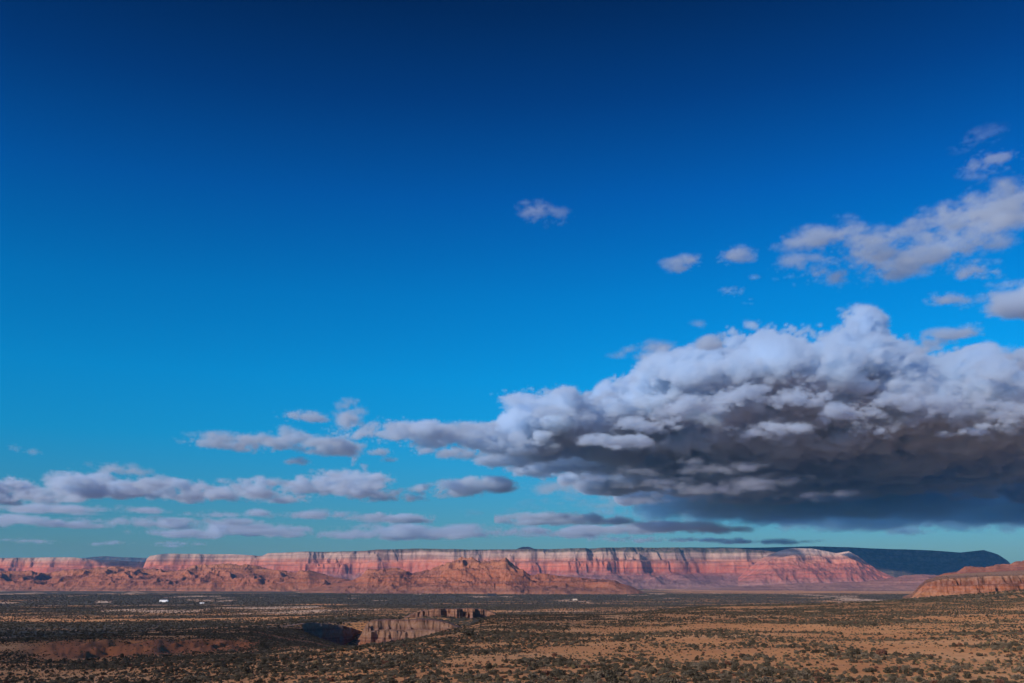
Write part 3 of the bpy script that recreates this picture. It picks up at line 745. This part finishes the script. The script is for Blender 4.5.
def put_cloud(name, dens, mn, mx, mat):
    """dens: array [x,y,z] of 0..1 over the box mn..mx (metres)"""
    dens = dens.astype(np.float32)
    nz = dens > 0
    r = []
    for ax in range(3):
        w = np.where(nz.any(axis=tuple(k for k in range(3) if k != ax)))[0]
        r.append((max(0, w[0] - 1), min(dens.shape[ax], w[-1] + 2)))
    mn, mx = np.array(mn, float), np.array(mx, float)
    st = (mx - mn) / (np.array(dens.shape) - 1)
    mx = mn + st * (np.array([b for a, b in r]) - 1); mn = mn + st * np.array([a for a, b in r])
    dens = np.ascontiguousarray(dens[r[0][0]:r[0][1], r[1][0]:r[1][1], r[2][0]:r[2][1]])
    n = dens.size
    me = bpy.data.meshes.new(name)
    me.vertices.add(n)
    a = me.attributes.new('fog', 'FLOAT', 'POINT')
    a.data.foreach_set('value', dens.ravel())
    tb = bpy.data.objects.new('density_table', me)      # numbers only: not part of the scene
    vd = bpy.data.volumes.new(name)
    o = bpy.data.objects.new(name, vd)
    c = (mn + mx) / 2; c[2] = mn[2]
    o.location = c
    vd.materials.append(mat)
    col.objects.link(o)
    md = o.modifiers.new('fog', 'NODES'); md.node_group = cloud_group()
    ids = {i.name: i.identifier for i in md.node_group.interface.items_tree if i.in_out == 'INPUT'}
    md[ids['Min']] = tuple(mn - c); md[ids['Max']] = tuple(mx - c)
    md[ids['Res']] = tuple(float(k) for k in dens.shape)
    md[ids['Material']] = mat
    md[ids['Table']] = tb
    return o

# ------------------------------------------------------------------ clouds
CM = cloud_material('cloud_vapour', 0.012, (.80, .90, .985), .25)

def bank(name, prof, y_near, zb, step, seed, amp, cell, label, peak=0.2, octs=5, zmargin=500, mat=None, edge=200.0, rise=0.9, cap=450.0, bias=.45, lump=.35, tscale=0, drop=0.0):
    """a layer of cloud. prof rows: picture x, row of the crest, row of the far edge of its underside, distance of its near edge.
       Every row is turned into an altitude and distances: the flat underside lies at altitude zb."""
    prof = np.array(prof, float)
    az = np.array([ray(p[0], (p[1] + p[2]) / 2)[0] for p in prof])
    yf = np.array([zb / ray(p[0], p[2])[1] for p in prof])
    yn = prof[:, 3]
    yp = yn + peak * (yf - yn)
    top = np.array([ray(p[0], p[1])[1] for p in prof]) * yp
    y0, y1 = yn.min() - 300, yf.max() + 300
    x0, x1 = min((az * yf).min(), (az * yn).min()) - 300, max((az * yf).max(), (az * yn).max()) + 300
    z0, z1 = zb - 250, top.max() + zmargin
    sz = (x1 - x0, y1 - y0, z1 - z0)
    sh = [int(s / t) + 2 for s, t in zip(sz, step)]
    0 and print(name, sh, np.prod(sh) / 1e6, 'Mvox')
    X = np.linspace(x0, x1, sh[0])[:, None]; Y = np.linspace(y0, y1, sh[1])[None, :]
    A = X / Y
    fine = np.linspace(az[0] - .1, az[-1] + .1, 600); ker = np.hanning(int(600 * .05 / (az[-1] - az[0] + .2)) | 1 if True else 3); ker /= ker.sum()
    def smooth(v):
        f = np.interp(fine, az, v); p = len(ker) // 2
        return np.interp(A, fine, np.convolve(np.pad(f, p, mode='edge'), ker, mode='valid')[:600])
    T = np.maximum(smooth(top - zb) - drop, 40); YN = smooth(yn); YF = smooth(yf)
    q = np.clip((Y - YN) / (YF - YN), -0.5, 1.5)
    prof_y = np.where(q < peak, np.sqrt(np.clip(1 - ((peak - q) / peak) ** 2, 0, 1)), np.clip(1 - ((q - peak) / (1 - peak)) ** 2, 0, 1) * 1.0)
    inside = np.minimum(np.minimum(q, 1 - q) * (YF - YN), np.minimum(A - az[0], az[-1] - A) * Y)
    tz = T * prof_y * np.clip(1.12 + lump * .3 + lump * 1.3 * fbm(X + 0 * Y, Y + 0 * X, cell * 1.9, 4, seed + 100, .6), .12, 1.12)
    rng = np.random.default_rng(seed)
    Z = np.linspace(z0, z1, sh[2])[None, None, :] - zb
    lift = (T * rise * np.where(q < peak, 1 - np.sqrt(np.clip(1 - ((peak - q) / peak) ** 2, 0, 1)), 0))[:, :, None]
    m = np.minimum(tz[:, :, None] - Z, (Z - lift) * 1.0 + 60)
    m = np.minimum(m, 0.4 * inside[:, :, None])
    m = np.minimum(m, cap).astype(np.float32)
    n = fbm3(sh, sz, cell, octs, rng, billow=0.55, squash=0.72, gain=0.74)
    k = np.clip((Z / 400.0), 0.6, 1.0) * (np.clip(T / tscale, .4, 1.0)[:, :, None] if tscale else 1.0)
    d = np.clip((m + (n - bias) * amp * k) / edge, 0, 1)
    del n, m
    for ax in range(3):
        s = [slice(None)] * 3; s[ax] = 0; d[tuple(s)] = 0; s[ax] = -1; d[tuple(s)] = 0
    o = put_cloud(name, d, (x0, y0, z0), (x1, y1, z1), mat or CM)
    tag(o, label, 'cloud', 'clouds in the sky')
    return o


def puffs(blobs, D, step, seed, amp, cell, label, octs=6, edge=70.0, depth=1.3, mat=None, flat=.6, thin=1.0, name='cloud', billow=.5, warp=0.0, streak=(1, 1)):
    """small clouds. blobs: centre column, centre row, half width and half height in picture units at distance D, turned into metres"""
    step *= .8; edge *= .75; amp *= 1.6; cell *= .8
    B = []
    for b in blobs:
        a, e = ray(b[0], b[1]); Y = D + (b[4] if len(b) > 4 else 0)
        B.append((a * Y, Y, e * Y, b[2] / FPX * Y * 1.03, b[3] / FPX * Y * 1.03))
    B = np.array(B); pad = amp * 3.0 + 2 * step
    mn = np.array([(B[:, 0] - B[:, 3]).min() - pad, (B[:, 1] - B[:, 3] * depth).min() - pad, (B[:, 2] - B[:, 4]).min() - pad * .6])
    mx = np.array([(B[:, 0] + B[:, 3]).max() + pad, (B[:, 1] + B[:, 3] * depth).max() + pad, (B[:, 2] + B[:, 4]).max() + pad * .8])
    sh = [int((b_ - a_) / st) + 2 for a_, b_, st in zip(mn, mx, (step, step * 1.6, step))]
    X = np.linspace(mn[0], mx[0], sh[0])[:, None, None]; Y = np.linspace(mn[1], mx[1], sh[1])[None, :, None]; Z = np.linspace(mn[2], mx[2], sh[2])[None, None, :]
    m = np.full(sh, -1e9, np.float32)
    for bx, by, bz, rx, rz in B:
        dz = (Z - bz) / rz; dz = np.where(dz < 0, dz / flat, dz)
        r = np.sqrt(((X - bx) / rx) ** 2 + ((Y - by) / (rx * depth)) ** 2 + dz ** 2)
        m = np.maximum(m, ((1 - r) * min(rx, rz * 1.5)).astype(np.float32))
    rng = np.random.default_rng(seed)
    n = fbm3(sh, tuple(mx - mn), cell, octs, rng, billow=billow, squash=.55, gain=.72)
    d = np.clip((m + (n - .42) * amp) / edge, 0, 1) * thin
    far_ = m < -1.1 * amp
    d[far_] = 0
    for ax in range(3):
        s_ = [slice(None)] * 3; s_[ax] = 0; d[tuple(s_)] = 0; s_[ax] = -1; d[tuple(s_)] = 0
    0 and print(label, sh)
    o = put_cloud(name, d, mn, mx, mat or CM)
    tag(o, label, 'cloud', 'clouds in the sky')
    return o

T3 = cloud_material('streak_vapour', .0065, (.84, .92, 1.0), .3)
T2 = cloud_material('far_vapour', .0032, (.62, .88, 1.0), .3)
# the big bank over the mesa: near part, and a lower farther part behind it
bank('cloud', [(345, 436, 440, 15500), (380, 425, 443, 15000), (420, 426, 450, 15000), (470, 421, 458, 14500), (500, 405, 464, 14200), (512, 394, 468, 14000), (545, 398, 474, 14000), (590, 399, 486, 13800), (622, 386, 495, 13500), (650, 368, 500, 13000),
    (690, 362, 505, 12700), (720, 350, 508, 12500), (760, 350, 510, 12500), (785, 340, 503, 12300), (808, 342, 503, 12300), (822, 352, 503, 12300), (838, 336, 503, 12300), (866, 330, 503, 12200), (892, 338, 503, 12200), (905, 352, 503, 12200), (935, 362, 503, 12200),
    (965, 366, 503, 12200), (990, 360, 503, 12300), (1024, 380, 503, 12300), (1060, 360, 503, 12500), (1110, 380, 500, 13500), (1150, 430, 470, 15000)],
     None, 2200, (34, 90, 30), 3, 330, 800, 'huge grey cumulus bank with piled bright tops and dark underside above the right mesa', octs=6, edge=70, tscale=650.0, drop=265.0, lump=1.3, bias=.38)
bank('cloud', [(470, 503, 504, 26000), (560, 500, 507, 25500), (620, 494, 514, 25000), (660, 486, 519, 24500), (700, 480, 524, 24000), (800, 478, 529, 24000), (900, 480, 532, 24000), (1024, 484, 529, 24000), (1150, 490, 522, 24500), (1230, 500, 505, 25000)],
     None, 1750, (70, 170, 45), 8, 200, 1100, 'low dark blue cloud layer behind and under the big cumulus bank', octs=6, edge=240, mat=T2)
# the long band at the left and the thin layers under it
def heaps(line, n, rx, ry, seed, tilt=0.0):
    """blobs strung along a line of (column, row) points"""
    rg = np.random.default_rng(seed); ln = np.array(line, float)
    out = []
    for c in np.sort(rg.uniform(ln[0, 0], ln[-1, 0], n)):
        w = rg.uniform(.55, 1.25); w2 = np.interp(c, ln[:, 0], ln[:, 2])
        out.append((c, np.interp(c, ln[:, 0], ln[:, 1]) + rg.normal() * ry * .45, rx * w, ry * rg.uniform(.5, 1.2) * w2, rg.uniform(-900, 900)))
    return out
puffs(heaps([(-120, 490, 1.0), (0, 491, 1.2), (60, 493, .9), (95, 489, 1.5), (140, 492, 1.0), (200, 493, .9), (260, 492, .8), (310, 489, .9), (345, 485, 1.1), (368, 491, .6)], 50, 26, 8.0, 211), 15000, 32, 21, 66, 360, 'long grey band of cumulus low in the left sky', edge=110, flat=.45)
puffs(heaps([(-120, 521, 1), (0, 521, 1), (120, 523, .9), (235, 525, .7)], 26, 24, 4.2, 212), 20000, 42, 33, 52, 480, 'thin grey cloud streak below the left cumulus band', edge=150, flat=.5, mat=T3)
puffs(heaps([(165, 537, .8), (215, 531, 1.2), (260, 533, 1.0), (330, 531, 1.0), (400, 534, .8), (440, 533, .9)], 26, 24, 5.0, 213), 23500, 48, 35, 62, 520, 'long flat cloud just above the left half of the mesa rim', edge=170, flat=.5, mat=T3)
puffs(heaps([(450, 534, .7), (540, 532, 1.0), (640, 529, 1.0), (720, 530, .8)], 26, 26, 3.8, 214), 24500, 50, 36, 52, 520, 'flat broken streak just above the middle of the mesa rim', edge=170, flat=.5, mat=T3)
puffs(heaps([(-60, 508, .8), (60, 510, 1.0), (150, 509, .7)], 12, 18, 3.0, 216), 18500, 40, 38, 46, 380, 'thin broken wisp just under the left end of the long grey band', edge=140, flat=.5, mat=T3)
puffs(heaps([(215, 514, .7), (300, 516, 1.0), (345, 514, .7)], 10, 16, 2.6, 217), 19500, 40, 39, 44, 380, 'thin broken wisp just under the right end of the long grey band', edge=140, flat=.5, mat=T3)
puffs(heaps([(600, 540, .7), (700, 541, 1.0), (790, 541, .7)], 10, 22, 2.2, 218), 27000, 55, 40, 40, 460, 'faint streak low above the mesa under the big bank', edge=150, flat=.5, mat=T3)
puffs(heaps([(20, 541, .7), (120, 543, .8), (190, 545, .6)], 9, 16, 2.4, 215), 26000, 50, 37, 34, 420, 'faint streak low over the left end of the mesa', edge=150, flat=.5, mat=T3)
puffs([(352, 433, 14, 3), (372, 432, 20, 5), (400, 432, 28, 8), (440, 436, 34, 10), (480, 438, 36, 12), (515, 445, 34, 13), (514, 398, 14, 5), (550, 403, 34, 7), (590, 408, 36, 9), (622, 415, 34, 13), (560, 426, 40, 10)], 14500, 32, 60, 80, 330, 'long ragged tail of the big bank tapering to the left', edge=110)
puffs([(700, 408, 26, 8), (745, 396, 20, 7), (800, 398, 26, 7), (850, 414, 22, 6), (905, 402, 26, 8), (960, 408, 24, 7), (985, 428, 18, 4), (650, 424, 22, 6), (880, 430, 14, 3), (616, 442, 18, 4), (1010, 414, 20, 6), (770, 430, 16, 3)], 11700, 26, 59, 70, 260, 'line of brighter heaps along the front of the big bank', edge=90)
T1 = cloud_material('thin_vapour', .007, (.86, .93, 1.0), .25)
puffs([(636, 472, 20, 4), (690, 461, 14, 5), (712, 470, 28, 5), (745, 468, 16, 4), (660, 484, 38, 4), (722, 489, 42, 3.5), (772, 482, 22, 2), (560, 490, 36, 3), (604, 480, 18, 3), (610, 503, 34, 2), (815, 496, 20, 2)], 13000, 28, 61, 36, 260, 'ragged sunlit shreds hanging under the big cumulus bank', edge=110, mat=T1, depth=1.4, thin=.35)
puffs([(476, 487, 30, 7), (450, 492, 24, 4), (500, 484, 12, 4)], 15000, 30, 62, 50, 320, 'small flat cloud left of the shreds under the bank', edge=110)
puffs([(386, 497, 20, 5), (410, 499, 10, 3)], 15000, 28, 63, 40, 260, 'small cloud at the right end of the left band', edge=90)
puffs([(394, 519, 34, 3.5), (370, 520, 16, 2.5)], 20000, 40, 64, 40, 330, 'tiny flat cloud low over the mesa left of centre', edge=120)
puffs([(556, 520, 46, 4), (600, 522, 22, 3), (530, 522, 16, 2.5)], 20000, 40, 65, 45, 330, 'flat streak of cloud low over the middle of the mesa', edge=130)
puffs([(262, 444, 32, 7), (290, 438, 20, 8), (222, 443, 24, 4.5), (198, 442, 8, 2), (330, 448, 26, 8), (345, 452, 10, 5)], 10500, 24, 66, 48, 260, 'ragged string of small grey clouds above the left band', edge=100)
puffs([(305, 417, 22, 5)], 10000, 20, 67, 22, 160, 'small oval cloud alone above the ragged string', edge=60)
puffs([(300, 462, 13, 3.5)], 11000, 20, 68, 18, 150, 'tiny cloud just below the ragged string', edge=70)
puffs([(381, 452, 11, 5), (390, 460, 6, 2)], 11000, 20, 69, 22, 150, 'tiny cloud beside the tip of the big bank', edge=70)
puffs([(115, 469, 24, 4.5), (140, 474, 12, 3)], 12000, 24, 70, 34, 220, 'faint dark wisp above the left band', edge=130, mat=T1)
puffs([(14, 449, 9, 4), (30, 453, 8, 3)], 12000, 22, 71, 26, 200, 'faint wisp near the left edge of the sky', edge=130, mat=T1)
puffs([(540, 214, 18, 9), (528, 208, 10, 5), (556, 220, 12, 4)], 5000, 11, 72, 24, 130, 'lone small wispy cloud high in the middle of the sky', edge=60, mat=T1)
puffs([(682, 265, 17, 5.5), (692, 261, 8, 4)], 5600, 11, 73, 17, 110, 'small bright slanting cloud, left one of the high pair', edge=45)
puffs([(736, 257, 18, 7)], 5600, 11, 74, 18, 110, 'small bright oval cloud, right one of the high pair', edge=45)
puffs([(733, 292, 11, 4), (752, 279, 4, 2), (753, 301, 4, 1.5)], 6000, 11, 75, 16, 100, 'tiny wisp under the high pair of small clouds', edge=60)
puffs([(1015, 201, 34, 13), (985, 213, 34, 13), (955, 224, 30, 12), (925, 228, 24, 9), (965, 240, 34, 8), (1040, 192, 34, 14), (930, 252, 40, 9), (895, 258, 32, 13), (868, 252, 28, 14), (848, 238, 14, 14), (820, 243, 22, 6), (842, 264, 30, 6), (886, 270, 22, 6)], 5000, 13, 76, 46, 150, 'broad broken grey cloud high at the right edge of the sky', edge=90, octs=6)
puffs([(990, 163, 22, 4.5), (975, 165, 12, 3)], 4600, 10, 77, 14, 90, 'thin flat cloud above the broad broken one', edge=40)
puffs([(970, 142, 14, 5), (990, 135, 16, 5)], 4600, 10, 78, 20, 100, 'faint wisp topmost in the right sky', edge=120, mat=T1)
puffs([(975, 270, 18, 6), (985, 275, 14, 4), (965, 277, 10, 4)], 6000, 12, 79, 18, 110, 'small cloud below the broad broken one', edge=50)
puffs([(950, 300, 16, 6), (935, 298, 8, 4), (962, 304, 10, 5)], 6500, 12, 80, 18, 110, 'small ragged cloud above the tower of the big bank', edge=60)
puffs([(1010, 308, 24, 14), (1030, 300, 26, 16), (1000, 290, 14, 3), (1050, 310, 30, 20)], 7000, 15, 81, 32, 180, 'grey puff cut by the right edge of the picture', edge=80)
puffs([(970, 332, 12, 7), (940, 340, 20, 8), (925, 350, 14, 7)], 9000, 18, 82, 34, 200, 'thin ragged puffs right of the tower of the bank', edge=110)
puffs([(1018, 355, 12, 13), (1040, 360, 26, 18)], 9500, 20, 83, 32, 200, 'upright puff standing at the right edge above the bank', edge=90)
puffs([(712, 343, 15, 8)], 9500, 17, 84, 26, 180, 'small round puff above the left shoulder of the bank', edge=80)
puffs([(648, 351, 20, 6), (662, 346, 12, 5), (697, 326, 6, 3), (620, 354, 8, 2)], 9500, 18, 85, 30, 180, 'faint shredded puff left of the small round one', edge=150, mat=T1)

# a thin cloud overhead and behind the camera: it dims the sun over the left of the near ground
_sh = (90, 90, 18); _mn = (-4400.0, -3300.0, 1450.0); _mx = (-2700.0, -1300.0, 1850.0)
_X = np.linspace(_mn[0], _mx[0], _sh[0])[:, None, None]; _Y = np.linspace(_mn[1], _mx[1], _sh[1])[None, :, None]; _Z = np.linspace(_mn[2], _mx[2], _sh[2])[None, None, :]
_m = 1 - np.sqrt(((_X + 3660) / 700) ** 2 + ((_Y + 2400) / 780) ** 2 + ((_Z - 1650) / 150) ** 2)
_d = np.clip((_m + fbm3(_sh, (1700, 2000, 400), 420, 4, np.random.default_rng(5), billow=.5) * .22) * 2.2, 0, 1)
_d[0] = _d[-1] = 0; _d[:, 0] = _d[:, -1] = 0; _d[:, :, 0] = _d[:, :, -1] = 0
TH = cloud_material('veil_vapour', .0016, (.9, .95, 1.0), .25)
tag(put_cloud('cloud', _d, _mn, _mx, TH), 'thin veil of cloud overhead that shades the left of the near ground', 'cloud', 'clouds in the sky')
